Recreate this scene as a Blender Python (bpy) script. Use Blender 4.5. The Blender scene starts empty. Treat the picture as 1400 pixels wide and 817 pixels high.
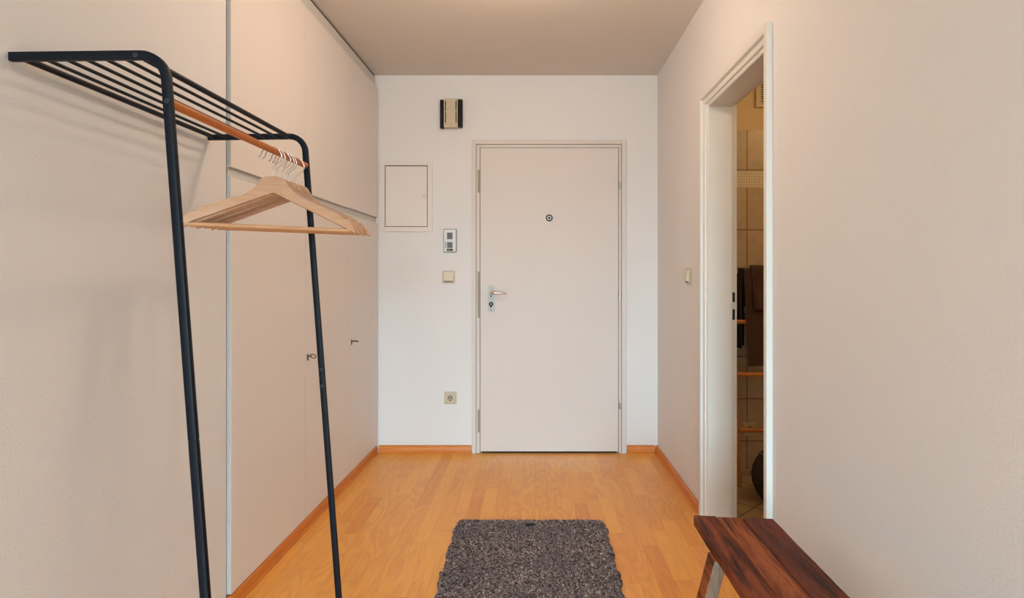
import bpy, bmesh, math, random
import numpy as np
from mathutils import Vector, Matrix
random.seed(7)
PI = math.pi
scn = bpy.context.scene
COL = scn.collection

# ------------------------------------------------------------------ materials
def srgb(r, g, b):
    f = lambda c: (c/255/12.92) if c/255 <= 0.04045 else ((c/255+0.055)/1.055)**2.4
    return (f(r), f(g), f(b), 1.0)

class NT:
    def __init__(s, name):
        s.m = bpy.data.materials.new(name); s.m.use_nodes = True
        s.t = s.m.node_tree; s.b = s.t.nodes['Principled BSDF']
    def n(s, typ, ins=None, **props):
        nd = s.t.nodes.new(typ)
        for k, v in props.items(): setattr(nd, k, v)
        for k, v in (ins or {}).items(): s.put(nd, k, v)
        return nd
    def put(s, nd, k, v):
        sk = nd.inputs[k]
        if isinstance(v, bpy.types.NodeSocket): s.t.links.new(v, sk)
        elif isinstance(v, bpy.types.Node): s.t.links.new(v.outputs[0], sk)
        else: sk.default_value = v
    def math(s, op, a, b=0.0, c=0.0):
        nd = s.t.nodes.new('ShaderNodeMath'); nd.operation = op
        s.put(nd, 0, a); s.put(nd, 1, b); s.put(nd, 2, c)
        return nd.outputs[0]
    def ramp(s, fac, stops):
        nd = s.t.nodes.new('ShaderNodeValToRGB'); cr = nd.color_ramp
        while len(cr.elements) < len(stops): cr.elements.new(0.5)
        for e, (p, c) in zip(cr.elements, stops): e.position = p; e.color = c
        s.put(nd, 'Fac', fac); return nd.outputs['Color']
    def mix(s, fac, a, b, blend='MIX'):
        nd = s.t.nodes.new('ShaderNodeMix'); nd.data_type = 'RGBA'; nd.blend_type = blend
        s.put(nd, 0, fac); s.put(nd, 6, a); s.put(nd, 7, b); return nd.outputs[2]
    def coord(s, scale=(1, 1, 1), kind='Object', rot=(0, 0, 0), loc=(0, 0, 0)):
        tc = s.t.nodes.new('ShaderNodeTexCoord')
        mp = s.t.nodes.new('ShaderNodeMapping')
        mp.inputs['Scale'].default_value = scale; mp.inputs['Rotation'].default_value = rot
        mp.inputs['Location'].default_value = loc
        s.t.links.new(tc.outputs[kind], mp.inputs['Vector']); return mp.outputs[0]
    def bump(s, h, strength=0.2, dist=0.002):
        nd = s.n('ShaderNodeBump', {'Height': h, 'Strength': strength, 'Distance': dist})
        s.t.links.new(nd.outputs[0], s.b.inputs['Normal'])
    def set(s, col=None, rough=None, metal=None, spec=None):
        if col is not None: s.put(s.b, 'Base Color', col)
        if rough is not None: s.put(s.b, 'Roughness', rough)
        if metal is not None: s.put(s.b, 'Metallic', metal)
        if spec is not None: s.put(s.b, 'Specular IOR Level', spec)
        return s

def mat_paint(name, c, rough=0.7, bscale=180, bstr=0.25, bdist=0.001, var=0.03, spec=0.3):
    t = NT(name)
    v = t.coord()
    n1 = t.n('ShaderNodeTexNoise', {'Vector': v, 'Scale': 2.0, 'Detail': 3.0})
    dk = tuple(x*(1-var*2) for x in c[:3]) + (1,)
    col = t.mix(n1.outputs[0], c, dk)
    n2 = t.n('ShaderNodeTexNoise', {'Vector': v, 'Scale': float(bscale), 'Detail': 4.0, 'Roughness': 0.6})
    t.set(col, rough, 0.0, spec)
    if bstr: t.bump(n2.outputs[0], bstr, bdist)
    return t.m

def mat_plain(name, c, rough=0.5, metal=0.0, spec=0.5, var=0.04, scale=40):
    t = NT(name)
    n1 = t.n('ShaderNodeTexNoise', {'Vector': t.coord(), 'Scale': float(scale), 'Detail': 2.0})
    dk = tuple(x*(1-var*2) for x in c[:3]) + (1,)
    t.set(t.mix(n1.outputs[0], c, dk), rough, metal, spec)
    return t.m

def mat_wood(name, light, dark, axis=1, rough=0.4, freq=60, stretch=12, contrast=(0.3, 0.7), spec=0.4, extra=None, vary=0.0):
    """fine grain stretched along one axis of the object"""
    t = NT(name)
    sc = [freq]*3; sc[axis] = freq/stretch
    v = t.coord(tuple(sc))
    oi = t.n('ShaderNodeObjectInfo')
    off = t.n('ShaderNodeVectorMath', operation='ADD'); t.put(off, 0, v)
    cmb = t.n('ShaderNodeCombineXYZ', {'X': t.math('MULTIPLY', oi.outputs['Random'], 37.0), 'Y': t.math('MULTIPLY', oi.outputs['Random'], 71.0), 'Z': 0.0})
    t.put(off, 1, cmb)
    n1 = t.n('ShaderNodeTexNoise', {'Vector': off.outputs[0], 'Scale': 1.0, 'Detail': 6.0, 'Roughness': 0.6, 'Distortion': 0.6})
    col = t.ramp(n1.outputs[0], [(contrast[0], dark), (contrast[1], light)])
    if extra:
        n3 = t.n('ShaderNodeTexNoise', {'Vector': off.outputs[0], 'Scale': 0.25, 'Detail': 3.0, 'Distortion': 1.5})
        f = t.ramp(n3.outputs[0], [(extra[1], (0, 0, 0, 1)), (extra[2], (1, 1, 1, 1))])
        col = t.mix(f, col, extra[0])
    col = t.mix(t.math('MULTIPLY', oi.outputs['Random'], vary), col, dark)
    t.set(col, rough, 0.0, spec)
    t.bump(n1.outputs[0], 0.15, 0.001)
    return t.m

def mat_laminate():
    t = NT('beech_laminate')
    tc = t.n('ShaderNodeTexCoord'); sp = t.n('ShaderNodeSeparateXYZ', {0: tc.outputs['Object']})
    X, Y = sp.outputs[0], sp.outputs[1]
    W = 0.066
    row = t.math('FLOOR', t.math('DIVIDE', X, W))
    wr = t.n('ShaderNodeTexWhiteNoise', noise_dimensions='1D'); t.put(wr, 'W', row)
    L = 0.43
    ysh = t.math('ADD', t.math('DIVIDE', Y, L), t.math('MULTIPLY', wr.outputs['Value'], 9.0))
    colm = t.math('FLOOR', ysh)
    cv = t.n('ShaderNodeCombineXYZ', {0: row, 1: colm, 2: 3.0})
    wn = t.n('ShaderNodeTexWhiteNoise', noise_dimensions='3D'); t.put(wn, 'Vector', cv.outputs[0])
    rnd = wn.outputs['Value']
    # grain: coordinates shifted per strip
    gx = t.math('ADD', t.math('MULTIPLY', X, 1.0), t.math('MULTIPLY', rnd, 13.0))
    gy = t.math('ADD', t.math('MULTIPLY', Y, 0.09), t.math('MULTIPLY', rnd, 7.0))
    gv = t.n('ShaderNodeCombineXYZ', {0: gx, 1: gy, 2: rnd})
    n1 = t.n('ShaderNodeTexNoise', {'Vector': gv.outputs[0], 'Scale': 90.0, 'Detail': 5.0, 'Roughness': 0.65})
    # cathedral figure
    cx = t.math('ADD', X, t.math('MULTIPLY', rnd, 5.0)); cy = t.math('ADD', t.math('MULTIPLY', Y, 0.22), t.math('MULTIPLY', rnd, 9.0))
    c2 = t.n('ShaderNodeCombineXYZ', {0: cx, 1: cy, 2: rnd})
    nz = t.n('ShaderNodeTexNoise', {'Vector': c2.outputs[0], 'Scale': 8.0, 'Detail': 1.0})
    rings = t.math('SINE', t.math('MULTIPLY', nz.outputs[0], 62.0))
    rings = t.math('MULTIPLY', t.math('POWER', t.math('MULTIPLY_ADD', rings, 0.5, 0.5), 2.2), t.math('MULTIPLY', t.math('GREATER_THAN', wn.outputs['Color'], 0.35), 0.40))
    base = t.ramp(rnd, [(0.0, srgb(238, 158, 72)), (0.3, srgb(247, 174, 84)), (0.75, srgb(250, 180, 88)), (0.9, srgb(240, 160, 76)), (1.0, srgb(230, 146, 64))])
    grain = t.ramp(n1.outputs[0], [(0.30, srgb(228, 144, 62)), (0.65, srgb(253, 188, 92))])
    col = t.mix(0.34, base, grain)
    col = t.mix(rings, col, srgb(222, 142, 78))
    # joints
    fx = t.math('FRACT', t.math('DIVIDE', X, W)); fy = t.math('FRACT', ysh)
    jx = t.math('LESS_THAN', fx, 0.018); jy = t.math('LESS_THAN', fy, 0.004)
    j = t.math('MULTIPLY', t.math('MAXIMUM', jx, jy), 0.5)
    col = t.mix(j, col, srgb(184, 112, 58))
    t.set(col, t.math('MULTIPLY_ADD', n1.outputs[0], 0.12, 0.30), 0.0, 0.35)
    t.bump(n1.outputs[0], 0.05, 0.0005)
    return t.m

def mat_tiles(name, tile, grout, mode, var):
    """wall: x joints every 0.25 through 1.236, z joints listed; floor: diagonal 0.30 grid"""
    t = NT(name)
    tc = t.n('ShaderNodeTexCoord'); sp = t.n('ShaderNodeSeparateXYZ', {0: tc.outputs['Object']})
    X, Y, Z = sp.outputs
    if mode == 'wall':
        a = t.math('ADD', t.math('SUBTRACT', X, 1.236), t.math('MULTIPLY', Y, 1.0)); 
        a = t.math('DIVIDE', t.math('SUBTRACT', a, 3.39), 0.20)
        zz = t.math('SUBTRACT', Z, t.math('MULTIPLY', t.math('GREATER_THAN', Z, 1.70), 0.103))
        b = t.math('DIVIDE', t.math('SUBTRACT', zz, 0.192), 0.2457)
        gw, gh = 0.013, 0.011
    else:
        u = t.math('ADD', t.math('SUBTRACT', X, 0.97), t.math('SUBTRACT', 2.78, Y))
        w = t.math('ADD', t.math('SUBTRACT', X, 1.10), t.math('SUBTRACT', Y, 2.90))
        a = t.math('DIVIDE', u, 0.424); b = t.math('DIVIDE', w, 0.424)
        gw = gh = 0.012
    fa = t.math('FRACT', t.math('ADD', a, 100.0)); fb = t.math('FRACT', t.math('ADD', b, 100.0))
    ja = t.math('GREATER_THAN', t.math('ABSOLUTE', t.math('SUBTRACT', fa, 0.5)), 0.5-gw)
    jb = t.math('GREATER_THAN', t.math('ABSOLUTE', t.math('SUBTRACT', fb, 0.5)), 0.5-gh)
    j = t.math('MAXIMUM', ja, jb)
    n1 = t.n('ShaderNodeTexNoise', {'Vector': t.coord(), 'Scale': 9.0, 'Detail': 6.0, 'Distortion': 1.2})
    col = t.ramp(n1.outputs[0], [(0.35, tile), (0.65, var)])
    if mode == 'wall':
        # mosaic border
        band = t.math('MULTIPLY', t.math('GREATER_THAN', Z, 1.664), t.math('LESS_THAN', Z, 1.763))
        mx = t.math('FRACT', t.math('MULTIPLY', t.math('ADD', X, Y), 66.0)); mz = t.math('FRACT', t.math('MULTIPLY', Z, 66.0))
        g = t.math('MAXIMUM', t.math('LESS_THAN', mx, 0.22), t.math('LESS_THAN', mz, 0.22))
        mcol = t.mix(g, srgb(226, 216, 200), srgb(188, 174, 154))
        col = t.mix(j, col, grout)
        col = t.mix(band, col, mcol)
    else:
        col = t.mix(j, col, grout)
    t.set(col, 0.3, 0.0, 0.5)
    t.bump(t.math('SUBTRACT', 1.0, j), 0.4, 0.002)
    return t.m

M = {}
M['wall'] = mat_paint('wall_paint', srgb(237, 233, 232), 0.8, 170, 0.55, 0.0015)
M['ceil'] = mat_paint('ceiling_paint', srgb(226, 216, 208), 0.9, 120, 0.1, 0.001)
M['ward'] = mat_paint('wardrobe_white_lacquer', srgb(236, 227, 221), 0.5, 90, 0.05, 0.0005, 0.012)
M['carc'] = mat_paint('carcass_grey_white', srgb(215, 210, 203), 0.55, 90, 0.05, 0.0005, 0.012)
M['edge'] = mat_plain('grey_edge_shade', srgb(184, 178, 172), 0.6, 0, .2)
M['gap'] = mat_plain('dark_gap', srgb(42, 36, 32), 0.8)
M['door'] = mat_paint('door_white_lacquer', srgb(226, 215, 209), 0.45, 60, 0.04, 0.0005, 0.02)
M['frame'] = mat_paint('frame_white_lacquer', srgb(232, 228, 222), 0.38, 60, 0.04, 0.0005, 0.01)
M['base'] = mat_wood('beech_baseboard', srgb(226, 136, 50), srgb(198, 106, 32), 1, 0.38, 70, 14)
M['basex'] = mat_wood('beech_baseboard_across', srgb(226, 136, 50), srgb(198, 106, 32), 0, 0.38, 70, 14)
M['floor'] = mat_laminate()
M['rack'] = mat_plain('navy_black_powder_coat', srgb(6, 14, 27), 0.5, 0.0, 0.22)
M['black'] = mat_plain('black_plastic', srgb(14, 10, 9), 0.5, 0, .25)
M['rail'] = mat_wood('orange_stained_rail', srgb(208, 118, 16), srgb(176, 90, 8), 1, 0.35, 90, 16)
M['hang'] = mat_wood('hanger_beech', srgb(228, 190, 160), srgb(194, 144, 110), 0, 0.45, 130, 10, (.15, .7), .4, None, .5)
M['bar'] = mat_wood('hanger_bar_beech', srgb(224, 176, 134), srgb(204, 150, 108), 0, 0.4, 150, 14)
M['chrome'] = mat_plain('chrome', (0.75, 0.75, 0.75, 1), 0.15, 1.0)
M['steel'] = mat_plain('brushed_steel', (0.62, 0.60, 0.57, 1), 0.32, 1.0)
M['alu'] = mat_plain('anodised_plate', srgb(206, 210, 208), 0.5, 0.0, 0.3)
M['nickel'] = mat_plain('warm_nickel', (0.62, 0.55, 0.47, 1), 0.28, 1.0)
M['strike'] = mat_plain('strike_plate_metal', srgb(168, 158, 142), 0.55, 0.0, 0.3)
M['joint_shade'] = mat_plain('taupe_joint_shade', srgb(158, 142, 128), 0.8)
M['bolt'] = mat_plain('dark_screw', srgb(62, 68, 78), 0.5, 0.2)
M['beige'] = mat_plain('beige_plastic', srgb(206, 188, 160), 0.4)
M['cream'] = mat_plain('cream_plastic', srgb(226, 212, 188), 0.4)
M['chime'] = mat_plain('chime_tan', srgb(210, 192, 165), 0.4)
M['inter'] = mat_plain('intercom_white', srgb(225, 226, 224), 0.35)
M['grille'] = mat_plain('grey_grille', srgb(120, 120, 120), 0.5)
M['grilled'] = mat_plain('dark_grille', srgb(70, 70, 72), 0.5)
M['key'] = mat_plain('dark_bronze_key', srgb(58, 42, 34), 0.45, 0.3)
M['tile'] = mat_tiles('bathroom_wall_tiles', srgb(196, 178, 154), srgb(112, 88, 66), 'wall', srgb(182, 162, 136))
M['ftile'] = mat_tiles('bathroom_floor_tiles', srgb(186, 164, 134), srgb(80, 60, 42), 'floor', srgb(166, 142, 112))
M['bathpaint'] = mat_paint('bathroom_paint', srgb(222, 202, 168), 0.8, 200, 0.2, 0.001)
M['bamboo'] = mat_wood('bamboo', srgb(214, 142, 72), srgb(178, 104, 48), 0, 0.35, 60, 10)
M['basket'] = None
M['bulb'] = None

def mat_towel(name, c):
    t = NT(name)
    n = t.n('ShaderNodeTexNoise', {'Vector': t.coord(), 'Scale': 420.0, 'Detail': 2.0})
    d = tuple(x*0.55 for x in c[:3])+(1,)
    t.set(t.mix(n.outputs[0], d, c), 0.95, 0.0, 0.1)
    t.b.inputs['Sheen Weight'].default_value = 0.4
    t.bump(n.outputs[0], 0.8, 0.003); return t.m
M['towel'] = mat_towel('brown_terry', srgb(86, 60, 50))
M['towelb'] = mat_towel('black_terry', srgb(26, 22, 22))

def mat_basket():
    t = NT('dark_woven_basket')
    w = t.n('ShaderNodeTexWave', {'Vector': t.coord(), 'Scale': 28.0, 'Distortion': 1.0}, bands_direction='Z')
    t.set(t.ramp(w.outputs['Fac'], [(0.2, srgb(38, 32, 30)), (0.8, srgb(78, 64, 56))]), 0.8)
    t.bump(w.outputs['Fac'], 0.7, 0.004); return t.m
M['basket'] = mat_basket()

def mat_rug():
    t = NT('heathered_grey_wool')
    v = t.coord((1, 0.8, 1))
    vo = t.n('ShaderNodeTexVoronoi', {'Vector': v, 'Scale': 190.0})
    sep = t.n('ShaderNodeSeparateColor', {0: vo.outputs['Color']})
    col = t.ramp(sep.outputs[0], [(0.0, srgb(44, 40, 48)), (0.28, srgb(98, 90, 96)), (0.6, srgb(138, 128, 130)), (0.88, srgb(164, 152, 150)), (1.0, srgb(214, 204, 198))])
    n = t.n('ShaderNodeTexNoise', {'Vector': t.coord(), 'Scale': 6.0, 'Detail': 3.0})
    f = t.ramp(n.outputs[0], [(0.4, (0, 0, 0, 1)), (0.7, (0.35, 0.35, 0.35, 1))])
    col = t.mix(f, col, srgb(98, 92, 108))
    t.set(col, 0.95, 0.0, 0.1)
    fn = t.n('ShaderNodeTexNoise', {'Vector': t.coord(), 'Scale': 900.0, 'Detail': 2.0})
    t.bump(fn.outputs[0], 0.6, 0.002); return t.m
M['rug'] = mat_rug()

def mat_bench(name, light, mid, dark, stretch=9, freq=26):
    t = NT(name)
    oi = t.n('ShaderNodeObjectInfo')
    sc = (freq, freq/stretch, freq)
    v = t.coord(sc)
    off = t.n('ShaderNodeVectorMath', operation='ADD'); t.put(off, 0, v)
    t.put(off, 1, t.n('ShaderNodeCombineXYZ', {0: t.math('MULTIPLY', oi.outputs['Random'], 31.0), 1: t.math('MULTIPLY', oi.outputs['Random'], 57.0), 2: 0.0}))
    a = t.n('ShaderNodeTexNoise', {'Vector': off.outputs[0], 'Scale': 1.0, 'Detail': 4.0, 'Distortion': 1.4, 'Roughness': 0.55})
    b = t.n('ShaderNodeTexNoise', {'Vector': off.outputs[0], 'Scale': 5.0, 'Detail': 5.0, 'Roughness': 0.7})
    f = t.math('ADD', t.math('MULTIPLY', a.outputs[0], 0.60), t.math('MULTIPLY', b.outputs[0], 0.40))
    col = t.ramp(f, [(0.38, dark), (0.47, mid), (0.56, light), (0.64, mid), (0.72, dark)])
    t.set(col, t.math('MULTIPLY_ADD', b.outputs[0], 0.25, 0.42), 0.0, 0.25)
    t.bump(f, 0.35, 0.003); return t.m
M['b1'] = mat_bench('acacia_board_warm', srgb(140, 68, 36), srgb(100, 44, 22), srgb(34, 14, 10))
M['b2'] = mat_bench('acacia_board_light', srgb(164, 90, 48), srgb(130, 62, 30), srgb(52, 24, 14), 12, 30)
M['b3'] = mat_bench('acacia_board_dark', srgb(112, 52, 30), srgb(80, 34, 20), srgb(28, 12, 10), 7, 20)

M['leg_grey'] = mat_wood('grey_timber', srgb(150, 128, 110), srgb(96, 74, 60), 2, .55, 60, 9)
def mat_emit(name, c, s):
    t = NT(name); t.set(c, 0.5)
    t.b.inputs['Emission Color'].default_value = c; t.b.inputs['Emission Strength'].default_value = s
    return t.m

# ------------------------------------------------------------------ mesh helpers
def box(bm, x0, x1, y0, y1, z0, z1, bev=0.0, seg=2):
    r = bmesh.ops.create_cube(bm, size=1.0)
    vs = r['verts']
    for v in vs:
        v.co = Vector((x0+(v.co.x+.5)*(x1-x0), y0+(v.co.y+.5)*(y1-y0), z0+(v.co.z+.5)*(z1-z0)))
    if bev:
        es = list({e for v in vs for e in v.link_edges})
        bmesh.ops.bevel(bm, geom=es, offset=bev, segments=seg, profile=0.5, affect='EDGES')

def ring_sweep(bm, rings, closed_section=True, cap=True):
    """rings: list of lists of Vectors, same length"""
    vr = [[bm.verts.new(p) for p in r] for r in rings]
    n = len(rings[0])
    for a, b in zip(vr, vr[1:]):
        for i in range(n if closed_section else n-1):
            j = (i+1) % n
            bm.faces.new((a[i], a[j], b[j], b[i]))
    if cap and closed_section:
        bm.faces.new(list(reversed(vr[0]))); bm.faces.new(vr[-1])
    return vr

def tube(bm, pts, r, seg=12, radii=None, cap=True):
    pts = [Vector(p) for p in pts]
    rings = []
    up = None
    for i, p in enumerate(pts):
        if i == 0: d = pts[1]-p
        elif i == len(pts)-1: d = p-pts[-2]
        else: d = (pts[i+1]-p).normalized()+(p-pts[i-1]).normalized()
        d.normalize()
        if up is None:
            up = Vector((0, 0, 1)) if abs(d.z) < 0.9 else Vector((0, 1, 0))
        s = d.cross(up).normalized(); up = s.cross(d).normalized()
        rr = radii[i] if radii else r
        rings.append([p + s*(rr*math.cos(2*PI*k/seg)) + up*(rr*math.sin(2*PI*k/seg)) for k in range(seg)])
    ring_sweep(bm, rings, True, cap)

def sweep_rect_xz(bm, path, y0, y1, w, c=0.0022):
    """flat tube in the XZ plane: in-plane width w, from y0 to y1, chamfered corners"""
    path = [Vector((p[0], 0, p[1])) for p in path]
    rings = []
    h = w/2
    sec = [(-h+c, y0), (h-c, y0), (h-c*.3, y0+c*.3), (h, y0+c), (h, y1-c), (h-c*.3, y1-c*.3), (h-c, y1), (-h+c, y1), (-h+c*.3, y1-c*.3), (-h, y1-c), (-h, y0+c), (-h+c*.3, y0+c*.3)]
    for i, p in enumerate(path):
        if i == 0: d = path[1]-p
        elif i == len(path)-1: d = p-path[-2]
        else: d = (path[i+1]-p).normalized()+(p-path[i-1]).normalized()
        d.normalize()
        nrm = Vector((-d.z, 0, d.x))
        k = 1.0
        if 0 < i < len(path)-1:
            k = 1/max(0.5, math.cos(((path[i+1]-p).angle(p-path[i-1]))/2))
        rings.append([p+nrm*(a*k)+Vector((0, b, 0)) for a, b in sec])
    ring_sweep(bm, rings)

def cyl(bm, p0, p1, r0, r1=None, seg=20, bev=0.0):
    r1 = r0 if r1 is None else r1
    p0 = Vector(p0); p1 = Vector(p1)
    if bev:
        d = (p1-p0).normalized(); 
        tube(bm, [p0, p0+d*bev, p1-d*bev, p1], r0, seg, [r0-bev, r0, r1, r1-bev])
    else:
        tube(bm, [p0, p1], r0, seg, [r0, r1])

def lathe(bm, prof, c=(0, 0, 0), seg=40):
    c = Vector(c)
    rings = [[c+Vector((r*math.cos(2*PI*k/seg), r*math.sin(2*PI*k/seg), z)) for k in range(seg)] for r, z in prof]
    ring_sweep(bm, rings)

def prism(bm, outline, origin, ua, wa, na, t, bev=0.0):
    """outline (u,w) extruded by t along na, centred"""
    o = Vector(origin); ua = Vector(ua); wa = Vector(wa); na = Vector(na)
    A = [bm.verts.new(o+ua*u+wa*w-na*t/2) for u, w in outline]
    B = [bm.verts.new(o+ua*u+wa*w+na*t/2) for u, w in outline]
    n = len(outline)
    f1 = bm.faces.new(A); f2 = bm.faces.new(list(reversed(B)))
    for i in range(n):
        j = (i+1) % n
        bm.faces.new((A[j], A[i], B[i], B[j]))
    if bev:
        es = list(f1.edges)+list(f2.edges)
        bmesh.ops.bevel(bm, geom=es, offset=bev, segments=2, profile=0.5, affect='EDGES')

def obj(name, bm, mat, parent=None, smooth=40):
    bmesh.ops.recalc_face_normals(bm, faces=bm.faces[:])
    me = bpy.data.meshes.new(name); bm.to_mesh(me); bm.free()
    me.materials.append(mat)
    if smooth:
        me.polygons.foreach_set('use_smooth', [True]*len(me.polygons))
        me.set_sharp_from_angle(angle=math.radians(smooth))
    o = bpy.data.objects.new(name, me); COL.objects.link(o)
    if parent: o.parent = parent
    return o

def BM(): return bmesh.new()

def thing(name, label, cat, loc=(0, 0, 0), rotz=0.0, group=None):
    o = bpy.data.objects.new(name, None); COL.objects.link(o)
    o.location = loc; o.rotation_euler = (0, 0, rotz); o.empty_display_size = 0.05
    o['label'] = label; o['category'] = cat
    if group: o['group'] = group
    return o

def tag(o, label, cat, group=None):
    o['label'] = label; o['category'] = cat
    if group: o['group'] = group
    return o

def struct(o, label=None):
    o['kind'] = 'structure'
    if label: o['label'] = label
    return o

def B(name, mat, parent, *boxes, bev=0.0, smooth=20):
    bm = BM()
    for b in boxes: box(bm, *b, bev=bev)
    return obj(name, bm, mat, parent, smooth)

# ------------------------------------------------------------------ camera
F = 796.5; VX, VY = 731.0, 377.0; CZ = 1.152
cam = bpy.data.cameras.new('camera'); co = bpy.data.objects.new('camera', cam); COL.objects.link(co)
co.location = (0, 0, CZ); co.rotation_euler = (PI/2, 0, 0)
cam.sensor_width = 36; cam.lens = 36*F/1400
cam.shift_x = -(VX-700)/1400; cam.shift_y = -(408.5-VY)/1400
cam.clip_start = 0.02
scn.camera = co

# ------------------------------------------------------------------ setting
D = 3.80; XR = 0.8015; XL = -1.059; H = 2.459
REAR = -4.6
S = D/F                     # metres per pixel on the back wall
def bx(px): return (px-VX)*S
def bz(py): return CZ+(VY-py)*S

fl = B('floor', M['floor'], None, (-1.75, 0.872, REAR, D+.12, -0.12, 0.0)); struct(fl)
f2 = B('floor_bathroom', M['ftile'], None, (0.874, 2.5, 0.75, D, -0.12, -0.002)); struct(f2)
cl = B('ceiling', M['ceil'], None, (-1.75, 2.62, REAR-.12, D+.12, H, H+0.12)); struct(cl)
struct(B('wall_left', M['wall'], None, (-1.75, XL, REAR, 1.999, 0.0, H)))
struct(B('wall_wardrobe_niche', M['wall'], None, (-1.87, -1.751, 1.999, D+.12, 0.0, H)))
# back wall with an opening for the door lining
DX0, DX1, DZ1 = bx(649), bx(852), bz(196)
struct(B('wall_back', M['wall'], None, (-1.75, DX0, D, D+.12, 0, H), (DX1, 0.93, D, D+.12, 0, H), (DX0, DX1, D, D+.12, DZ1, H), smooth=0))
# right wall with bathroom doorway
OY0, OY1, OZ = 2.030, 2.717, 1.938
WT = 0.942
struct(B('wall_right', M['wall'], None, (XR, WT, REAR, OY0-.024, 0, H), (XR, WT, OY1+.012, D, 0, H), (XR, WT, OY0-.024, OY1+.012, OZ+.024, H), smooth=0))
# rear wall with a window, behind the camera
WX0, WX1, WZ0, WZ1 = -0.95, 0.70, 0.15, 2.25
struct(B('wall_rear', M['wall'], None, (-1.75, WX0, REAR-.2, REAR, 0, H), (WX1, WT, REAR-.2, REAR, 0, H), (WX0, WX1, REAR-.2, REAR, 0, WZ0), (WX0, WX1, REAR-.2, REAR, WZ1, H), smooth=0))
w1 = bpy.data.objects.new('window_1', None); COL.objects.link(w1); w1.location = (0, REAR-.1, WZ0); struct(w1)
def wb(*b): return (b[0], b[1], b[2], b[3], b[4]-WZ0, b[5]-WZ0)
B('window_frame', M['frame'], w1, wb(WX0, WX0+.06, -.03, .03, WZ0, WZ1), wb(WX1-.06, WX1, -.03, .03, WZ0, WZ1), wb(WX0, WX1, -.03, .03, WZ0, WZ0+.06), wb(WX0, WX1, -.03, .03, WZ1-.06, WZ1), wb(-.15, -.09, -.03, .03, WZ0, WZ1))
# bathroom shell
struct(B('wall_bathroom_back', M['tile'], None, (WT+.002, 2.5, 3.39, 3.5, 0, 2.0)))
struct(B('wall_bathroom_back_upper', M['bathpaint'], None, (WT+.002, 2.5, 3.392, 3.5, 2.0, H)))
struct(B('wall_bathroom_right', M['tile'], None, (2.5, 2.62, 0.75, D, 0, 2.0)))
struct(B('wall_bathroom_right_upper', M['bathpaint'], None, (2.5, 2.62, 0.75, D, 2.0, H)))
struct(B('wall_bathroom_front', M['bathpaint'], None, (WT+.002, 2.5, 0.63, 0.75, 0, H)))
struct(B('baseboard_bathroom', M['tile'], None, (WT+.004, 2.498, 3.378, 3.3895, 0, 0.028), bev=.003))

# baseboards: profile extruded
def baseboard(name, p0, p1, nrm, mat):
    """p0,p1 on wall line; nrm points into the room"""
    prof = [(0, 0), (.019, 0), (.019, .007), (.016, .011), (.0155, .034), (.0125, .044), (.008, .050), (0, .050)]
    p0 = Vector(p0); p1 = Vector(p1); n = Vector(nrm)
    bm = BM()
    rings = [[p+n*a+Vector((0, 0, b)) for a, b in prof] for p in (p0, p1)]
    ring_sweep(bm, rings)
    return struct(obj(name, bm, mat, None, 25))
baseboard('baseboard_back', (-1.0145, D-.0005, 0.0), (bx(645)-.001, D-.0005, 0.0), (0, -1, 0), M['basex'])
baseboard('baseboard_back_right', (bx(857), D-.0005, 0.0), (XR-.021, D-.0005, 0.0), (0, -1, 0), M['basex'])
baseboard('baseboard_right', (XR-.0005, 2.785, 0.0), (XR-.0005, D-.001, 0.0), (-1, 0, 0), M['base'])
baseboard('baseboard_right_front', (XR-.0005, REAR+.01, 0.0), (XR-.0005, 1.94, 0.0), (-1, 0, 0), M['base'])
baseboard('baseboard_left_front', (XL+.0005, REAR+.01, 0.0), (XL+.0005, 1.985, 0.0), (1, 0, 0), M['base'])

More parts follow.
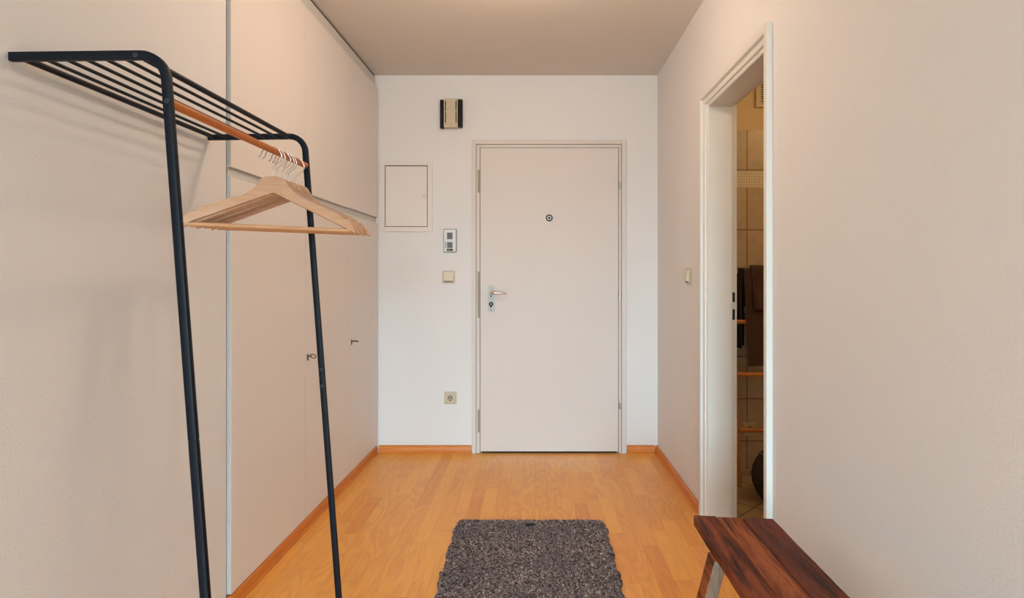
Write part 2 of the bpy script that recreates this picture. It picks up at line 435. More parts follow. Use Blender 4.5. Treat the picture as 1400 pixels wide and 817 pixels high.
# ------------------------------------------------------------------ fitted wardrobe (left)
WA = -0.0128
war = thing('fitted_wardrobe', 'white floor-to-ceiling fitted wardrobe with three upper and three lower doors along the left wall', 'wardrobe', (-1.022, D-.006, 0), WA)
LEN = 1.790                          # local y runs 0 .. -LEN towards the camera
ys = [0.0, -0.545, -1.158, -LEN]
FR = -0.018                          # front of carcass, doors sit in front of it
B('carcass', M['carc'], war, (-.62, FR-.001, -LEN+.004, -.001, .052, H-.012))
B('plinth', M['carc'], war, (-.60, -.012, -LEN+.004, -.002, .002, .046))
UZ0, UZ1 = 1.531, 2.372; LZ1 = 1.494
for k in range(3):
    a, b = ys[k+1]+.0011, ys[k]-.0011
    if k == 0: b = -.003
    d = B('door', M['ward'], war, (FR, 0.0, a, b, UZ0-(.0025 if k else -.001), UZ1), bev=.0012)
    d['label'] = 'upper door'
for k in range(3):
    a, b = ys[k+1]+.0011, ys[k]-.0011
    if k == 0: b = -.003
    d = B('door', M['ward'], war, (FR, 0.0, a, b, .056, LZ1), bev=.0012)
    d['label'] = 'lower door'
    if k < 2:
        ky = ys[k+1]+.022; kz = .780
        bm = BM()
        box(bm, 0.0, .003, ky-.006, ky+.006, kz-.014, kz+.015, bev=.001)         # escutcheon
        cyl(bm, (0.0, ky, kz+.006), (.015, ky, kz+.006), .0028, seg=12)            # shank
        obj('lock_plate', bm, M['key'], d)
        bm = BM()
        ang = 0.9 if k == 1 else 0.35
        ca, sa = math.cos(ang), math.sin(ang)
        pts = []
        for q in range(7):
            t = PI + 2*PI*q/6
            rr, hh = .0125, .0140
            # the bow: a bent ring lying in the plane spanned by +x and the turned cross direction
            px_ = .0265+rr*math.cos(t); pv = hh*math.sin(t)
            pts.append(Vector((px_, ky - pv*math.cos(PI/2-ang)*0.0 - pv*ca, kz+.006 + pv*sa)))
        pts2 = []
        for q in range(6):
            for s_ in range(3):
                pts2.append(pts[q].lerp(pts[q+1], s_/3))
        pts2.append(pts2[0])
        tube(bm, pts2, .0019, 8)
        cyl(bm, (.012, ky, kz+.006), (.0165, ky, kz+.006), .0035, seg=12)
        obj('key', bm, M['key'], d)
B('edge_shade', M['edge'], war, (FR+.0012, -.0012, -LEN-.0008, -LEN+.0005, UZ0, UZ1-.001), (FR+.0012, -.0012, -LEN-.0008, -LEN+.0005, .057, LZ1-.001))  # near door edges greyed by colour to stand for the dimmer light there
# strips: ledge between upper and lower, baseboard under the doors
B('middle_rail', M['carc'], war, (FR-.0005, FR+.004, -LEN+.006, -.004, LZ1+.002, UZ0-.004))
bm = BM()
prof = [(-.012, 0), (.006, 0), (.006, .007), (.003, .011), (.0025, .034), (-.0005, .044), (-.004, .050), (-.012, .050)]
ring_sweep(bm, [[Vector((a, y, b)) for a, b in prof] for y in (-LEN, -.0205)])
kb = obj('kick_board', bm, M['base'], war, 25); kb['label'] = 'orange beech kick board'
B('shadow_gap', M['gap'], war, (-.6, FR-.004, -LEN+.006, -.004, H-.012, H-.001))

# ------------------------------------------------------------------ entrance door
d1 = bpy.data.objects.new('door_1', None); COL.objects.link(d1); d1.location = (bx(751), D, 0)
struct(d1, 'closed white entrance door with flat leaf, peephole and lever handle')
ox = bx(751)
def L(b): return (b[0]-ox, b[1]-ox, b[2], b[3], b[4], b[5])
x0, x1, zt = bx(645.6), bx(855.8), bz(191.8)
xi0, xi1, zi = bx(651), bx(849.6), bz(197.6)
li0, li1, lz = bx(656.6), bx(845.2), bz(202.6)
bm = BM()
for b in ((x0, xi0, -.016, -.0005, 0, zt), (xi1, x1, -.016, -.0005, 0, zt), (xi0, xi1, -.016, -.0005, zi, zt)):
    box(bm, *L(b), bev=.002)
for b in ((xi0+.003, li0-.003, -.011, .0, 0.001, zi-.003), (li1+.003, xi1-.003, -.011, .0, 0.001, zi-.003), (li0-.003, li1+.003, -.011, .0, lz+.003, zi-.003)):
    box(bm, *L(b), bev=.0008)
obj('door_frame', bm, M['door'], d1, 20)
B('door_joint_shade', M['joint_shade'], d1, L((xi0-.001, li0+.012, -.0040, .05, 0.001, zi+.001)), L((li1-.012, xi1+.001, -.0040, .05, 0.001, zi+.001)), L((li0, li1, -.0040, .05, lz-.012, zi+.001)))  # shadow lines between leaf and frame, painted as taupe strips
leaf = B('door_leaf', M['door'], d1, L((li0+.002, li1-.002, -.020, .03, .014, lz-.0015)), bev=.002)
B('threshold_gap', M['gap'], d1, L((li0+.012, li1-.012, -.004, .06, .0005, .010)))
# strike plates in the left rebate
for a, b in ((232.5, 263.5), (371, 434), (559, 590)):
    B('strike_plate', M['strike'], d1, L((bx(653.2), li0-.001, -.0125, -.0100, bz(b), bz(a))), bev=.0006)
# hinges
for c in (254, 404, 553.5):
    z = bz(c); hx = (li1+.007)-ox
    bm = BM()
    cyl(bm, (hx, -.021, z-.021), (hx, -.021, z+.006), .0062, seg=16, bev=.001)
    cyl(bm, (hx, -.021, z+.0085), (hx, -.021, z+.022), .0062, seg=16, bev=.001)
    cyl(bm, (hx, -.021, z-.0205), (hx, -.021, z+.0215), .0035, seg=10)
    box(bm, hx-.004, hx+.002, -.018, -.006, z-.018, z+.018)
    obj('hinge', bm, M['chrome'], d1)
# handle set
hp = B('handle_plate', M['alu'], leaf, L((bx(667.6), bx(676.4), -.0285, -.0198, bz(425.6), bz(390.4))), bev=.002)
hx = bx(671.6)-ox
bm = BM()
cyl(bm, (hx, -.028, bz(399.6)), (hx, -.066, bz(399.6)), .0095, .0085, seg=20, bev=.002)
tube(bm, [(hx-.002, -.062, bz(399.6)), (hx+.012, -.067, bz(399.8)), (hx+.035, -.068, bz(400)), (hx+.08, -.066, bz(400.2)), (hx+.104, -.063, bz(400.6))], .007, 14, [.0085, .0095, .009, .0062, .0035])
obj('lever_handle', bm, M['nickel'], leaf)
bm = BM()
cyl(bm, (hx+.001, -.0280, bz(404.3)), (hx+.001, -.0292, bz(404.3)), .0045, seg=14)
cyl(bm, (hx+.001, -.0280, bz(423.2)), (hx+.001, -.0292, bz(423.2)), .004, seg=14)
kz = bz(415.2)
box(bm, hx-.0035, hx+.0055, -.0296, -.0280, kz-.022, kz-.002, bev=.001)
lp = [(.0105*math.cos(2*PI*k/20)+hx+.001, -.0296, kz+.0105*math.sin(2*PI*k/20)) for k in range(21)]
tube(bm, lp, .0038, 8)
obj('keyhole', bm, M['black'], leaf)
bm = BM(); cyl(bm, (hx+.001, -.0275, kz), (hx+.001, -.0325, kz), .0075, seg=16, bev=.001)
obj('lock_cylinder', bm, M['strike'], leaf)
# peephole
px_, pz = bx(750.8)-ox, bz(298.2)
bm = BM(); lp = [(.0185*math.cos(2*PI*k/28)+px_, -.0215, pz+.0185*math.sin(2*PI*k/28)) for k in range(29)]
tube(bm, lp, .0042, 10); ph = obj('peephole', bm, M['key'], leaf)
bm = BM(); cyl(bm, (px_, -.019, pz), (px_, -.0245, pz), .0175, .013, seg=28)
obj('peephole_ring', bm, M['inter'], ph)
bm = BM(); cyl(bm, (px_, -.0243, pz), (px_, -.0262, pz), .0075, seg=20, bev=.0008)
obj('lens', bm, M['black'], ph)

# ------------------------------------------------------------------ bathroom doorway lining
d2 = bpy.data.objects.new('door_2', None); COL.objects.link(d2); d2.location = (XR, 2.36, 0)
struct(d2, 'open bathroom doorway with white moulded frame in the right wall')
# cross-section in (x, q): q = distance outward from the opening edge
sec = [(.7805, .068), (.7805, .044), (.7835, .041), (.7935, .040), (.7935, .019), (.795, .0165), (.803, .015), (.804, .0035), (.8075, 0.0), (.813, 0.0),
       (.916, 0.0), (.9175, .002), (.918, .014), (.9215, .0155), (.9440, .0155), (.9440, .050), (.9422, .050), (.9422, .0215), (.8012, .0215), (.8012, .068)]
y0, y1, zz = OY0, OY1-.012, OZ
bm = BM()
def stat(q_dir):
    pass
rings = []
for (sy, zz_, ybase, vert) in ((-1, 0.0, y0, 0), (-1, zz, y0, 1), (1, zz, y1, 1), (1, 0.0, y1, 0)):
    rings.append([Vector((x-XR, ybase+sy*q-2.36, zz_+(q if vert else 0.0))) for x, q in sec])
ring_sweep(bm, rings)
fr2 = obj('door_frame', bm, M['frame'], d2, 14)
for za, zb in ((bz(0), 0),): pass
def on_jamb(py): return CZ+(VY-py)*2.72/F
for (pa, pb) in ((399.5, 412.5), (422.5, 437)):
    B('strike_plate', M['gap'], d2, (.9235-XR, .9345-XR, y1+.0125-2.36, y1+.0158-2.36, on_jamb(pb), on_jamb(pa)), bev=.0008)
struct(B('trim_1', M['strike'], None, (.862, .886, OY0+.001, y1-.001, .0003, .004), bev=.0012), 'flat metal threshold strip in the bathroom doorway')

# ------------------------------------------------------------------ wall things on the back wall
# flush access panel
t = thing('access_panel', 'square-cornered white flush access panel on the back wall beside the wardrobe', 'access panel', (bx(555.5), D, bz(310)))
o_x, o_z = bx(555.5), bz(310)
def P(a, b, c, d, e, f): return (bx(a)-o_x, bx(b)-o_x, e, f, bz(d)-o_z, bz(c)-o_z)   # px0,px1,py0,py1,y0,y1
B('panel_frame', M['ward'], t, P(520, 526.4, 222.0, 316.6, -.007, -.0005), P(584.8, 591.4, 222.0, 316.6, -.007, -.0005), P(526.4, 584.8, 222.0, 226.2, -.007, -.0005), P(526.4, 584.8, 310, 316.6, -.007, -.0005), bev=.0012)
B('rebate', M['gap'], t, P(526.0, 585.2, 225.8, 310.4, -.0020, -.0006))
pd = B('panel_door', M['ward'], t, P(527.3, 584.0, 227.3, 309.3, -.0072, -.0015), bev=.001)
bm = BM(); kx, kz = bx(580)-o_x, bz(268)-o_z
cyl(bm, (kx, -.007, kz), (kx, -.0095, kz), .0135, seg=24, bev=.001); box(bm, kx-.009, kx+.009, -.0102, -.009, kz-.0018, kz+.0018)
obj('turn_catch', bm, M['door'], pd)

# door chime
t = thing('door_chime', 'tan and black slatted door chime high on the back wall', 'chime', (bx(618), D, bz(157)))
o_x, o_z = bx(618), bz(157)
B('chime_body', M['chime'], t, P(608.3, 627.2, 137.6, 176.4, -.052, -.0005), bev=.004)
B('back_plate', M['chime'], t, P(603.5, 632.5, 139.5, 175.5, -.012, -.0005), bev=.002)
s1 = B('side_plate', M['black'], t, P(603.0, 608.0, 138.8, 177.0, -.047, -.0122), bev=.004)
s2 = B('side_plate', M['black'], t, P(627.5, 633.2, 138.2, 175.8, -.047, -.0122), bev=.004)
for a in (610.2, 624.4):
    B('sound_slot', M['gap'], t, P(a-.1, a+1.2, 141, 155.0, -.0535, -.0515), P(a-.1, a+1.2, 156.2, 170.5, -.0535, -.0515))
    B('slot_rim', M['cream'], t, P(a-1.1, a-.3, 140, 171.5, -.0550, -.0515), P(a+1.4, a+2.1, 140, 171.5, -.0550, -.0515), bev=.0005)

# intercom
t = thing('intercom', 'small white intercom panel with grey speaker grilles above the light switch', 'intercom', (bx(615.5), D, bz(329)))
o_x, o_z = bx(615.5), bz(329)
B('housing', M['strike'], t, P(606.6, 624.6, 313.2, 344.6, -.016, -.0005), bev=.003)
hs = B('front_plate', M['inter'], t, P(607.5, 623.7, 314.1, 343.7, -.020, -.0155), bev=.002)
for (a, b) in ((318, 327), (331, 339)):
    g = B('speaker_grille', M['grille'], t, P(611.8, 619.3, a, b, -.0212, -.0198), bev=.0004)
    bm = BM()
    for k in range(4):
        yy = a+.9+k*(b-a)/4
        box(bm, *P(612.0, 619.1, yy, yy+.75, -.0218, -.0210))
    obj('louvre', bm, M['grilled'], g)
B('name_plate', M['black'], t, P(611.6, 619.6, 340.0, 342.8, -.0215, -.0198), bev=.0004)
bm = BM()
for k in range(2): box(bm, *P(613.2+k*2.4, 614.4+k*2.4, 340.8, 342.0, -.0219, -.0213))
obj('plate_mark', bm, M['strike'], t)
for k in range(3):
    B('call_button', M['grilled'], t, P(609.0, 610.6, 331.2+k*3, 332.8+k*3, -.0222, -.0198), bev=.0004)

def rocker_switch(loc, rz, label, name='light_switch'):
    t = thing(name, label, 'light switch', loc, rz)
    B('switch_frame', M['beige'], t, (-.040, .040, -.011, -.0005, -.040, .040), bev=.005)
    B('inner_frame', M['cream'], t, (-.031, .031, -.0135, -.0105, -.031, .031), bev=.002)
    bm = BM(); x = .0275; z = .0275
    rings = [[Vector((xx, -.0125, -z)), Vector((xx, -.0215, -z+.002)), Vector((xx, -.0165, z-.002)), Vector((xx, -.0125, z))] for xx in (-x, x)]
    ring_sweep(bm, rings); obj('rocker', bm, M['cream'], t)
    B('shadow_joint', M['gap'], t, (-.0275, .0275, -.0160, -.0125, -.0305, -.0276))
    return t
rocker_switch((bx(613.5), D, bz(378.3)), 0, 'beige square rocker light switch below the intercom on the back wall')
rocker_switch((XR, 3.02, 1.152), -PI/2, 'beige square light switch on the right wall beside the bathroom doorway')

def schuko(loc, rz, label):
    t = thing('power_socket', label, 'socket', loc, rz)
    B('socket_frame', M['beige'], t, (-.0395, .0395, -.010, -.0005, -.0395, .0395), bev=.005)
    bm = BM(); lp = [(.0225*math.cos(2*PI*k/32), -.0112, .0225*math.sin(2*PI*k/32)) for k in range(33)]
    tube(bm, lp, .0022, 8); obj('socket_rim', bm, M['cream'], t)
    bm = BM(); cyl(bm, (0, -.0098, 0), (0, -.0106, 0), .0205, seg=32)
    obj('socket_well', bm, M['strike'], t)
    bm = BM()
    for s in (-1, 1): cyl(bm, (s*.0095, -.0104, .002), (s*.0095, -.0114, .002), .0034, seg=14)
    box(bm, -.003, .003, -.0116, -.0104, -.021, -.0145); box(bm, -.003, .003, -.0116, -.0104, .0145, .021)
    obj('contact', bm, M['black'], t)
    return t
schuko((bx(615.8), D, bz(543.4)), 0, 'beige wall socket low on the back wall left of the entrance door')

# ------------------------------------------------------------------ clothes rack
YN, YF, TD = 1.170, 1.883, 0.013
def cx(z): return -0.627-0.0749*z
rk = thing('clothes_rack', 'navy-black tubular metal clothes rack leaning against the left wall', 'clothes rack', (-.85, 1.53, 0))
RO = Vector((.85, -1.53, 0))
def frame_side(y, zt, zjoint):
    ztop = zt
    R = .052
    xc = cx(ztop)
    slope = .012
    path_up = []
    # leg from the joint up to the bend
    za = ztop-R
    n = 8
    pa = (cx(zjoint+.0008), zjoint+.0008)
    pb = (cx(za), za)
    c = (pb[0]-R, za)
    path = [pa, ((pa[0]+pb[0])/2, (pa[1]+pb[1])/2), pb]
    for k in range(1, 11):
        a = PI/2*k/10*0.99
        path.append((c[0]+R*math.cos(a), c[1]+R*math.sin(a)))
    xe = XL+.0015
    path.append((xe, path[-1][1]-slope*(path[-1][0]-xe)))
    bm = BM()
    sweep_rect_xz(bm, [(p[0]+.85, p[1]) for p in path], y-1.53, y+TD-1.53, .018)
    fr = obj('side_frame', bm, M['rack'], rk, 30)
    bm = BM()
    sweep_rect_xz(bm, [(cx(.012)+.85, .012), (cx(zjoint-.0008)+.85, zjoint-.0008)], y-1.53, y+TD-1.53, .018)
    lg = obj('leg', bm, M['rack'], rk, 30)
    bm = BM(); X = cx(.008)+.85
    box(bm, X-.0105, X+.0105, y-1.5315, y+TD-1.5285, .0, .016, bev=.002)
    obj('foot_cap', bm, M['black'], lg)
    def screw(px, pz, par):
        bm = BM(); x = px+.85
        cyl(bm, (x, y-1.5295, pz), (x, y-1.5318, pz), .0052, .0042, seg=16)
        s = obj('screw', bm, M['bolt'], par)
        bm = BM()
        for a in (PI/4, -PI/4):
            dx, dz = .0032*math.cos(a), .0032*math.sin(a)
            tube(bm, [(x-dx, y-1.5319, pz-dz), (x+dx, y-1.5319, pz+dz)], .0007, 6)
        obj('screw_slot', bm, M['black'], par)
    screw(-.802, ztop-.0015, fr); screw(cx(1.503)+.001, 1.503, fr)
    if y > 1.5:
        screw(cx(.849), .849, fr); screw(cx(.797), .797, lg)
    return fr
frame_side(YN, 1.597, .820); frame_side(YF, 1.604, .822)
RX = [-1.036, -.995, -.954, -.913, -.872, -.831, -.790]
for i, x in enumerate(RX):
    r = .0068 if i in (0, 6) else .0040
    z0, z1 = 1.5925-.0008*0, 1.5995
    bm = BM(); cyl(bm, (x+.85, YN+TD-.001-1.53, z0), (x+.85, YF+.001-1.53, z1), r, seg=14)
    o = obj('shelf_bar', bm, M['rack'], rk)
    if i in (0, 6): o['label'] = 'thick shelf bar'
bm = BM(); cyl(bm, (-.741+.85, YN+TD-1.53, 1.503), (-.741+.85, YF-.0003-1.53, 1.509), .0093, seg=28, bev=.0012)
o = obj('clothes_rail', bm, M['rail'], rk); o['label'] = 'orange stained wooden clothes rail'

# ------------------------------------------------------------------ hangers
def arm_outline():
    # right half, (u, w) with w = z - 1.435 ; peak at w=0
    top = [(0, .000), (.012, -.0006), (.022, -.003), (.0300, -.007), (.0345, -.0125), (.0400, -.023), (.0470, -.034), (.0545, -.043), (.0650, -.0515), (.0780, -.0580),
           (.0950, -.0645), (.1150, -.0715), (.1400, -.0810), (.1600, -.0890), (.1780, -.0970), (.1850, -.1005), (.1880, -.1050), (.1890, -.1110), (.1925, -.1130), (.1965, -.1075),
           (.2040, -.1115), (.2130, -.1180), (.2210, -.1270), (.2275, -.1370), (.2320, -.1475), (.2325, -.1510), (.2300, -.1520)]
    bot = [(.2180, -.1462), (.2000, -.1370), (.1500, -.1143), (.1000, -.0915), (.0500, -.0688), (.0030, -.0474), (0, -.0465)]
    return top, bot
def make_hanger():
    t = thing('clothes_hanger', '', 'hanger', (0, 0, 0))
    top, bot = arm_outline()
    right = top+bot
    out = right[:-1] + [(0, -.046)] + [(-u, w) for u, w in reversed(right[1:-1])]
    # origin of hanger at rod axis; peak lies 72 mm below
    dz = -.072
    bm = BM()
    n = 33
    # extrude, edges softened
    prism(bm, [(u, w+dz) for u, w in out], (0, 0, 0), (1, 0, 0), (0, 0, 1), (0, 1, 0), .0115, bev=.0018)
    obj('hanger_body', bm, M['hang'], t, 25)
    bm = BM(); cyl(bm, (-.216, 0, dz-.1445), (.216, 0, dz-.1445), .0056, seg=18, bev=.001)
    obj('trouser_bar', bm, M['bar'], t)
    # hook: tip on the -u side (towards the wall)
    bm = BM(); r = .0268; cu = -.004; cz = -.0152
    pts = [(cu-r-.0035, 0, cz-.004), (cu-r-.0005, 0, cz+.001)]
    for k in range(1, 20):
        a = PI-(PI*1.06)*k/19
        pts.append((cu+r*math.cos(a), 0, cz+r*math.sin(a)))
    pts += [(cu+r*.88, 0, cz-.0125), (.0035, 0, cz-.0275), (.0005, 0, cz-.032), (0, 0, cz-.038), (0, 0, dz-.008)]
    tube(bm, pts, .00155, 10)
    # ball tip
    tube(bm, [(cu-r-.0065, 0, cz-.0075), (cu-r-.0025, 0, cz-.0015)], .0022, 8)
    obj('hook', bm, M['chrome'], t)
    return t
def dup(root):
    r = root.copy(); COL.objects.link(r)
    for ch in list(root.children):
        c = ch.copy(); COL.objects.link(c); c.parent = r
    return r
h0 = make_hanger()
hl = ['light beech wooden hanger nearest the camera, frontmost of the six on the rail',
      'light wooden hanger directly behind the frontmost hanger on the rail',
      'light wooden hanger third from the front on the orange rail',
      'light wooden hanger third from the back on the orange rail',
      'light wooden hanger last but one towards the rear of the orange rail',
      'light wooden hanger at the far end of the rail, set apart from the others']
for i, (y, th) in enumerate(((1.651, 34), (1.674, 35), (1.713, 34.5), (1.736, 34.5), (1.754, 34), (1.812, 33))):
    h = h0 if i == 0 else dup(h0)
    zr = 1.503+(1.509-1.503)*(y-1.183)/.70
    h.location = (-.741, y, zr-.0008)
    h.rotation_euler = (0, math.radians((0, -.5, .6, -.3, .4, 0)[i]), math.radians(th))
    h['label'] = hl[i]; h['category'] = 'hanger'; h['group'] = 'wooden hangers on the rack rail'

# ------------------------------------------------------------------ rug
def make_rug():
    X0, X1, Y0, Y1 = -.360, .324, 1.55, 2.722
    dx, dy = .0027, .0030
    nx, ny = int((X1-X0)/dx), int((Y1-Y0)/dy)
    rng = np.random.default_rng(3)
    gx, gy = np.meshgrid(np.linspace(0, X1-X0, nx), np.linspace(0, Y1-Y0, ny), indexing='ij')
    pitch = .0072
    ci = int((X1-X0)/pitch)+3; cj = int((Y1-Y0)/pitch)+3
    jx = rng.uniform(-.32, .32, (ci, cj)); jy = rng.uniform(-.32, .32, (ci, cj)); jh = rng.uniform(.6, 1.0, (ci, cj))
    h = np.zeros_like(gx)
    bi = np.clip((gx/pitch).astype(int), 0, ci-2); bj = np.clip((gy/pitch).astype(int), 0, cj-2)
    for a in (-1, 0, 1, 2):
        for b in (-1, 0, 1, 2):
            i = np.clip(bi+a, 0, ci-1); j = np.clip(bj+b, 0, cj-1)
            cxx = (i+jx[i, j]+.5*(j % 2))*pitch; cyy = (j+jy[i, j])*pitch
            d2 = ((gx-cxx)/(.58*pitch))**2+((gy-cyy)/(.62*pitch))**2
            h = np.maximum(h, jh[i, j]*np.sqrt(np.clip(1-d2, 0, 1)))
    z = .009+.0085*h
    # rounded corners + wavy outline
    Wd, Ln = X1-X0, Y1-Y0
    yy = gy/Ln
    wob = .004*np.sin(gy*31)+.003*np.sin(gy*83+1)+.0025*rng.standard_normal(gy.shape)[:1, :]
    cx_ = gx-Wd/2
    r = .035
    dist_end = np.minimum(gy, Ln-gy)
    inset = np.where(dist_end < r, r-np.sqrt(np.clip(r*r-(r-dist_end)**2, 0, None)), 0)*.55
    sc = (Wd/2-inset+wob)/(Wd/2)
    taper = 1-.02*(1-yy)
    X = X0+Wd/2+cx_*sc*taper
    wob2 = .003*np.sin(gx*45)+.0022*rng.standard_normal(gx.shape)[:, :1]
    Y = Y0+gy+wob2*(gy/Ln)
    edge = np.minimum(np.minimum(np.arange(nx)[:, None], nx-1-np.arange(nx)[:, None]), np.minimum(np.arange(ny)[None, :], ny-1-np.arange(ny)[None, :]))
    z = np.where(edge == 0, .0008, z)
    z = np.where((edge > 1) & (edge < 5), z+.002, z)
    verts = np.stack([X, Y, z], -1).reshape(-1, 3)
    idx = np.arange(nx*ny).reshape(nx, ny)
    faces = np.stack([idx[:-1, :-1], idx[1:, :-1], idx[1:, 1:], idx[:-1, 1:]], -1).reshape(-1, 4)
    me = bpy.data.meshes.new('rug')
    bot = verts[[idx[0, 0], idx[-1, 0], idx[-1, -1], idx[0, -1]]]
    me.from_pydata(verts.tolist(), [], faces.tolist())
    me.polygons.foreach_set('use_smooth', [True]*len(me.polygons))
    me.materials.append(M['rug'])
    o = bpy.data.objects.new('rug', me); COL.objects.link(o)
    tag(o, 'grey-brown chunky woven rug lying on the wooden floor before the entrance door', 'rug')
    # dark knot near the far edge
    bm = BM()
    for k in range(9):
        a = random.uniform(0, 6.28); q = random.uniform(.0, .014)
        p = Vector((-.018+q*math.cos(a)*1.4, 2.655+q*math.sin(a), .0185))
        tube(bm, [p+Vector((-.008, 0, -.003)), p+Vector((0, .003, .002)), p+Vector((.008, 0, -.003))], .0032, 8)
    k = obj('knot', bm, M['towelb'], o); k['label'] = 'dark thread knot'
make_rug()

# ------------------------------------------------------------------ bench
BT, BTH = .480, .028
bs = .957
bxl, bxr = .466*bs, .691*bs
be = thing('wooden_bench', 'dark reddish-brown rustic wooden bench with three-board top against the right wall', 'bench', ((bxl+bxr)/2, 1.15, 0))
bo = ((bxl+bxr)/2, 1.15)
ybf, ybn = 1.711*bs, .66
seams = [bxl, bxl+.066*bs, bxl+.139*bs, bxr]
for k in range(3):
    bm = BM()
    x0_, x1_ = seams[k]+.0008, seams[k+1]-.0008
    # slightly irregular board, subdivided along its length
    n = 40; rings = []
    dk = 0
    for i in range(n+1):
        y = ybn+(ybf+dk*2-ybn)*i/n
        w = .0006*math.sin(i*.5+k)+.0004*math.sin(i*2.3+k*2)
        wl = x0_+(w if k == 0 else 0); wr = x1_+(w if k == 2 else 0)
        zt_ = BT+.0006*math.sin(i*.7+k*3)-(.0012 if k == 1 else 0)
        c = .0022
        cut = .12*max(0.0, (i/n-.8)/.2)
        rings.append([Vector((a-bo[0], y-cut*(a-bxl)-bo[1], b)) for a, b in ((wl, BT-BTH), (wr, BT-BTH), (wr, zt_-c), (wr-c, zt_), (wl+c, zt_), (wl, zt_-c))])
    ring_sweep(bm, rings)
    obj('seat_board', bm, M[('b1', 'b2', 'b3')[k]], be, 25)
SPX, SPY, LT, LD = .21, .12, .033, .050
zt_ = BT-BTH-.0003
def leg_box(s_, ys_, z, f0):
    """corner ring of one leg at height z: s_ = side, ys_ = end of the bench"""
    dz_ = zt_-z
    xo = s_*((bxr-bxl)/2+.0055+SPX*dz_); xi = xo-s_*LT
    ya = f0+ys_*SPY*dz_; yb = ya+ys_*LD
    return [Vector((xo, ya-bo[1], z)), Vector((xo, yb-bo[1], z)), Vector((xi, yb-bo[1], z)), Vector((xi, ya-bo[1], z))]
for ys_, f0 in ((1, 1.430), (-1, .86)):
    for s_ in (-1, 1):
        bm = BM()
        ring_sweep(bm, [leg_box(s_, ys_, z, f0) for z in (0.0, .23, zt_)])
        bmesh.ops.bevel(bm, geom=[e for e in bm.edges], offset=.0015, segments=1, affect='EDGES')
        lo = obj('leg', bm, M['b2'], be, 25)
        lo.data.materials.append(M['leg_grey'])  # greyer wood tone for the leg faces towards the bench middle
        for p in lo.data.polygons:
            if p.normal.y*ys_ < -.8: p.material_index = 1
    zc = .20; half = (bxr-bxl)/2+.0055+SPX*(zt_-zc)-LT
    yc_ = f0+ys_*(SPY*(zt_-zc)+LD/2)-bo[1]
    B('crosspiece', M['b1'], be, (-half-.002, half+.002, yc_-.012, yc_+.012, zc-.02, zc+.02), bev=.002)
    globals()['yc%d' % (ys_+1)] = yc_
B('stretcher', M['b3'], be, (-.012, .012, yc0+.012, yc2-.012, .19, .215), bev=.002)

# ------------------------------------------------------------------ bathroom things
# towel ladder leaning on the tiled wall
def ly(z): return 3.185+.13*z
ld = thing('towel_ladder', 'orange bamboo towel ladder leaning on the bathroom wall behind the doorway', 'towel ladder', (1.30, 3.185, 0))
XA, XB = 1.119-1.30, 1.52-1.30
LH = 1.215
for x in (XA, XB):
    bm = BM()
    pts = [(x, ly(z)-3.185, z) for z in np.linspace(.002, LH, 22)]
    tube(bm, pts, .012, 14, [.0125+(.0012 if k % 4 == 0 else 0) for k in range(22)])
    obj('side_pole', bm, M['bamboo'], ld)
for z in (.300, .602, .893, 1.178):
    bm = BM()
    n = 14
    pts = [(XA+.010+(XB-XA-.02)*k/n, ly(z)-.004-3.185, z+.004*0) for k in range(n+1)]
    tube(bm, pts, .0125, 14, [.0125+(.0013 if k % 5 == 0 else 0) for k in range(n+1)])
    obj('rung', bm, M['bamboo'], ld)

def towel(name, x0, x1, zrung, front, back, off, mat, th=.007, label='', rr=.0135, waves=3, lean=.13):
    """strip draped over a rung"""
    yc = ly(zrung)-.004
    R = rr+off+th/2
    path = []
    for k in range(14): path.append((-R-.004*math.sin(k*.5), -front+k*front/14))
    for k in range(0, 13):
        a = PI-PI*k/12; path.append((R*math.cos(a), R*math.sin(a)))
    for k in range(1, 9): path.append((R, -back*k/8))
    nx_ = 26; bm = BM()
    P3 = []
    for i in range(nx_+1):
        s = i/nx_; row = []
        for (u, w) in path:
            dep = max(0, min(1, -w/.15))
            row.append(Vector((x0+(x1-x0)*s, yc+u+(lean*w if u < 0 else 0)+dep*.0035*math.sin(s*waves*2*PI+.5)*(-1 if u < 0 else .0), zrung+w+.003*math.sin(s*5)*dep)))
        P3.append(row)
    rings = []
    for row in P3:
        outer, inner = [], []
        for k, p in enumerate(row):
            a = row[max(0, k-1)]; b = row[min(len(row)-1, k+1)]
            d = (b-a).normalized(); nrm = Vector((0, -d.z, d.y))
            outer.append(p+nrm*th/2); inner.append(p-nrm*th/2)
        rings.append(outer+list(reversed(inner)))
    ring_sweep(bm, rings)
    o = obj(name, bm, mat, None, 60)
    tag(o, label, 'towel', 'towels on the bathroom ladder'); return o
towel('bath_towel', 1.192, 1.50, 1.178, .530, .20, .001, M['towel'], label='long dark brown bath towel draped over the top rung of the bamboo ladder')
towel('hand_towel', 1.236, 1.31, 1.178, .215, .10, .0125, M['towel'], th=.011, rr=.0135, label='short folded brown towel hung on top of the long bath towel', waves=1)
towel('dark_towel', 1.160, 1.190, 1.178, .42, .44, .0008, M['towelb'], label='narrow black towel at the left end of the bamboo ladder', waves=1, lean=0)

schuko((1.247, 3.39, .262), 0, 'beige wall socket on the bathroom tiles behind the bamboo ladder')

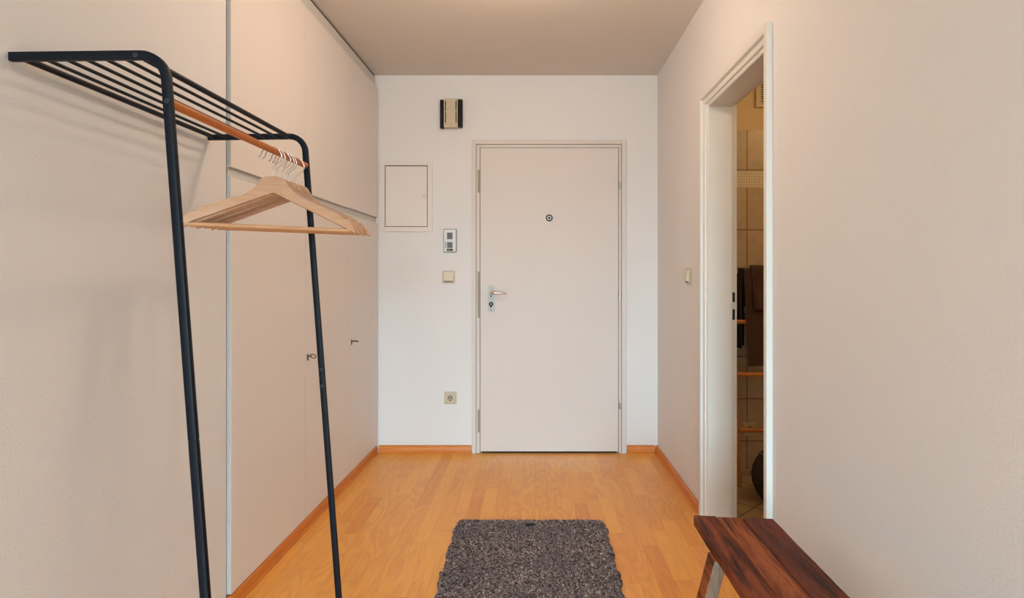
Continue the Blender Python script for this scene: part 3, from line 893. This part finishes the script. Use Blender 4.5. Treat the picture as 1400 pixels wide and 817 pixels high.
t = thing('ventilation_grille', 'square beige ventilation grille high on the bathroom wall', 'vent', (1.383, 3.392, 2.23))
B('grille_frame', M['beige'], t, (-.10, -.070, -.016, -.0005, -.10, .10), (.070, .10, -.016, -.0005, -.10, .10), (-.07, .07, -.016, -.0005, -.10, -.078), (-.07, .07, -.016, -.0005, .078, .10), bev=.002)
B('back_plate', M['gap'], t, (-.072, .072, -.004, -.0006, -.08, .08))
bm = BM()
for k in range(12):
    z = -.0715+k*.0135
    box(bm, -.071, .071, -.014, -.005, z-.0035, z+.0030)
obj('slats', bm, M['beige'], t)

bm = BM()
c = (1.247, 3.0, .0)
lathe(bm, [(.070, .0), (.078, .002), (.100, .035), (.119, .080), (.125, .125), (.119, .165), (.103, .200), (.088, .222), (.083, .236), (.079, .238), (.076, .232), (.082, .218), (.096, .196), (.110, .160), (.116, .125), (.110, .080), (.092, .036), (.068, .008)], c)
bk = obj('woven_basket', bm, M['basket'], None)
tag(bk, 'dark round woven basket with open top on the bathroom floor', 'basket')
bm = BM(); tube(bm, [(c[0]+.081*math.cos(2*PI*k/40), c[1]+.081*math.sin(2*PI*k/40), .238) for k in range(41)], .0030, 8)
o = obj('rim', bm, M['strike'], bk); o['label'] = 'pale thin rim'

# ------------------------------------------------------------------ lights
LW = (1.0, .76, .56)
SKYC = (.53, .80, .94)
BC = (1.0, .66, .29)
E_LAMP, E_BATH, E_SKY, E_GLASS = 15.0, 12.5, 49.0, 2.2
lamp = thing('ceiling_lamp', 'round opal ceiling lamp overhead, just out of view', 'lamp', (-.12, 2.22, H))
bm = BM(); lathe(bm, [(.15, -.001), (.155, -.02), (.15, -.028), (.02, -.028)]); obj('lamp_base', bm, M['frame'], lamp)
bm = BM(); lathe(bm, [(.148, -.029), (.146, -.045), (.125, -.070), (.080, -.088), (.02, -.094)])
obj('lamp_shade', bm, mat_emit('opal_glass', (1.0, .80, .58, 1), E_GLASS), lamp)
def point(name, loc, e, col, r):
    l = bpy.data.lights.new(name, 'POINT'); l.energy = e; l.color = col; l.shadow_soft_size = r
    o = bpy.data.objects.new(name, l); COL.objects.link(o); o.location = loc; return o
point('ceiling_lamp_light', (-.12, 2.22, H-.155), E_LAMP, LW, .06)
bl = thing('bathroom_lamp', 'small round bathroom ceiling lamp, out of view', 'lamp', (1.9, 2.3, H))
bm = BM(); lathe(bm, [(.10, -.001), (.10, -.03), (.06, -.055), (.01, -.06)]); obj('lamp_shade', bm, mat_emit('opal_glass_small', (1.0, .80, .58, 1), 2.0 if E_BATH else 0.0), bl)
point('bathroom_light', (1.9, 2.3, H-.14), E_BATH, BC, .05)

# daylight through the rear window
wd = bpy.data.worlds.new('daylight'); scn.world = wd; wd.use_nodes = True
bg = wd.node_tree.nodes['Background']; wt = wd.node_tree
w_tc = wt.nodes.new('ShaderNodeTexCoord'); w_sp = wt.nodes.new('ShaderNodeSeparateXYZ'); w_rp = wt.nodes.new('ShaderNodeValToRGB')
wt.links.new(w_tc.outputs['Generated'], w_sp.inputs[0]); wt.links.new(w_sp.outputs[2], w_rp.inputs[0]); wt.links.new(w_rp.outputs[0], bg.inputs['Color'])
w_rp.color_ramp.elements[0].position = .0; w_rp.color_ramp.elements[0].color = tuple(c*.25 for c in SKYC)+(1,)
w_rp.color_ramp.elements[1].position = .06; w_rp.color_ramp.elements[1].color = SKYC+(1,)
bg.inputs['Strength'].default_value = E_SKY
pl = bpy.data.lights.new('window_portal', 'AREA'); pl.shape = 'RECTANGLE'; pl.size = WX1-WX0; pl.size_y = WZ1-WZ0
pl.cycles.is_portal = True
po = bpy.data.objects.new('window_portal', pl); COL.objects.link(po)
po.location = ((WX0+WX1)/2, REAR-.21, (WZ0+WZ1)/2); po.rotation_euler = (PI/2, 0, 0)

vs = scn.view_settings
vs.view_transform = 'Standard'; vs.look = 'None'; vs.gamma = 1.0; vs.use_curve_mapping = False
vs.exposure = 0.05
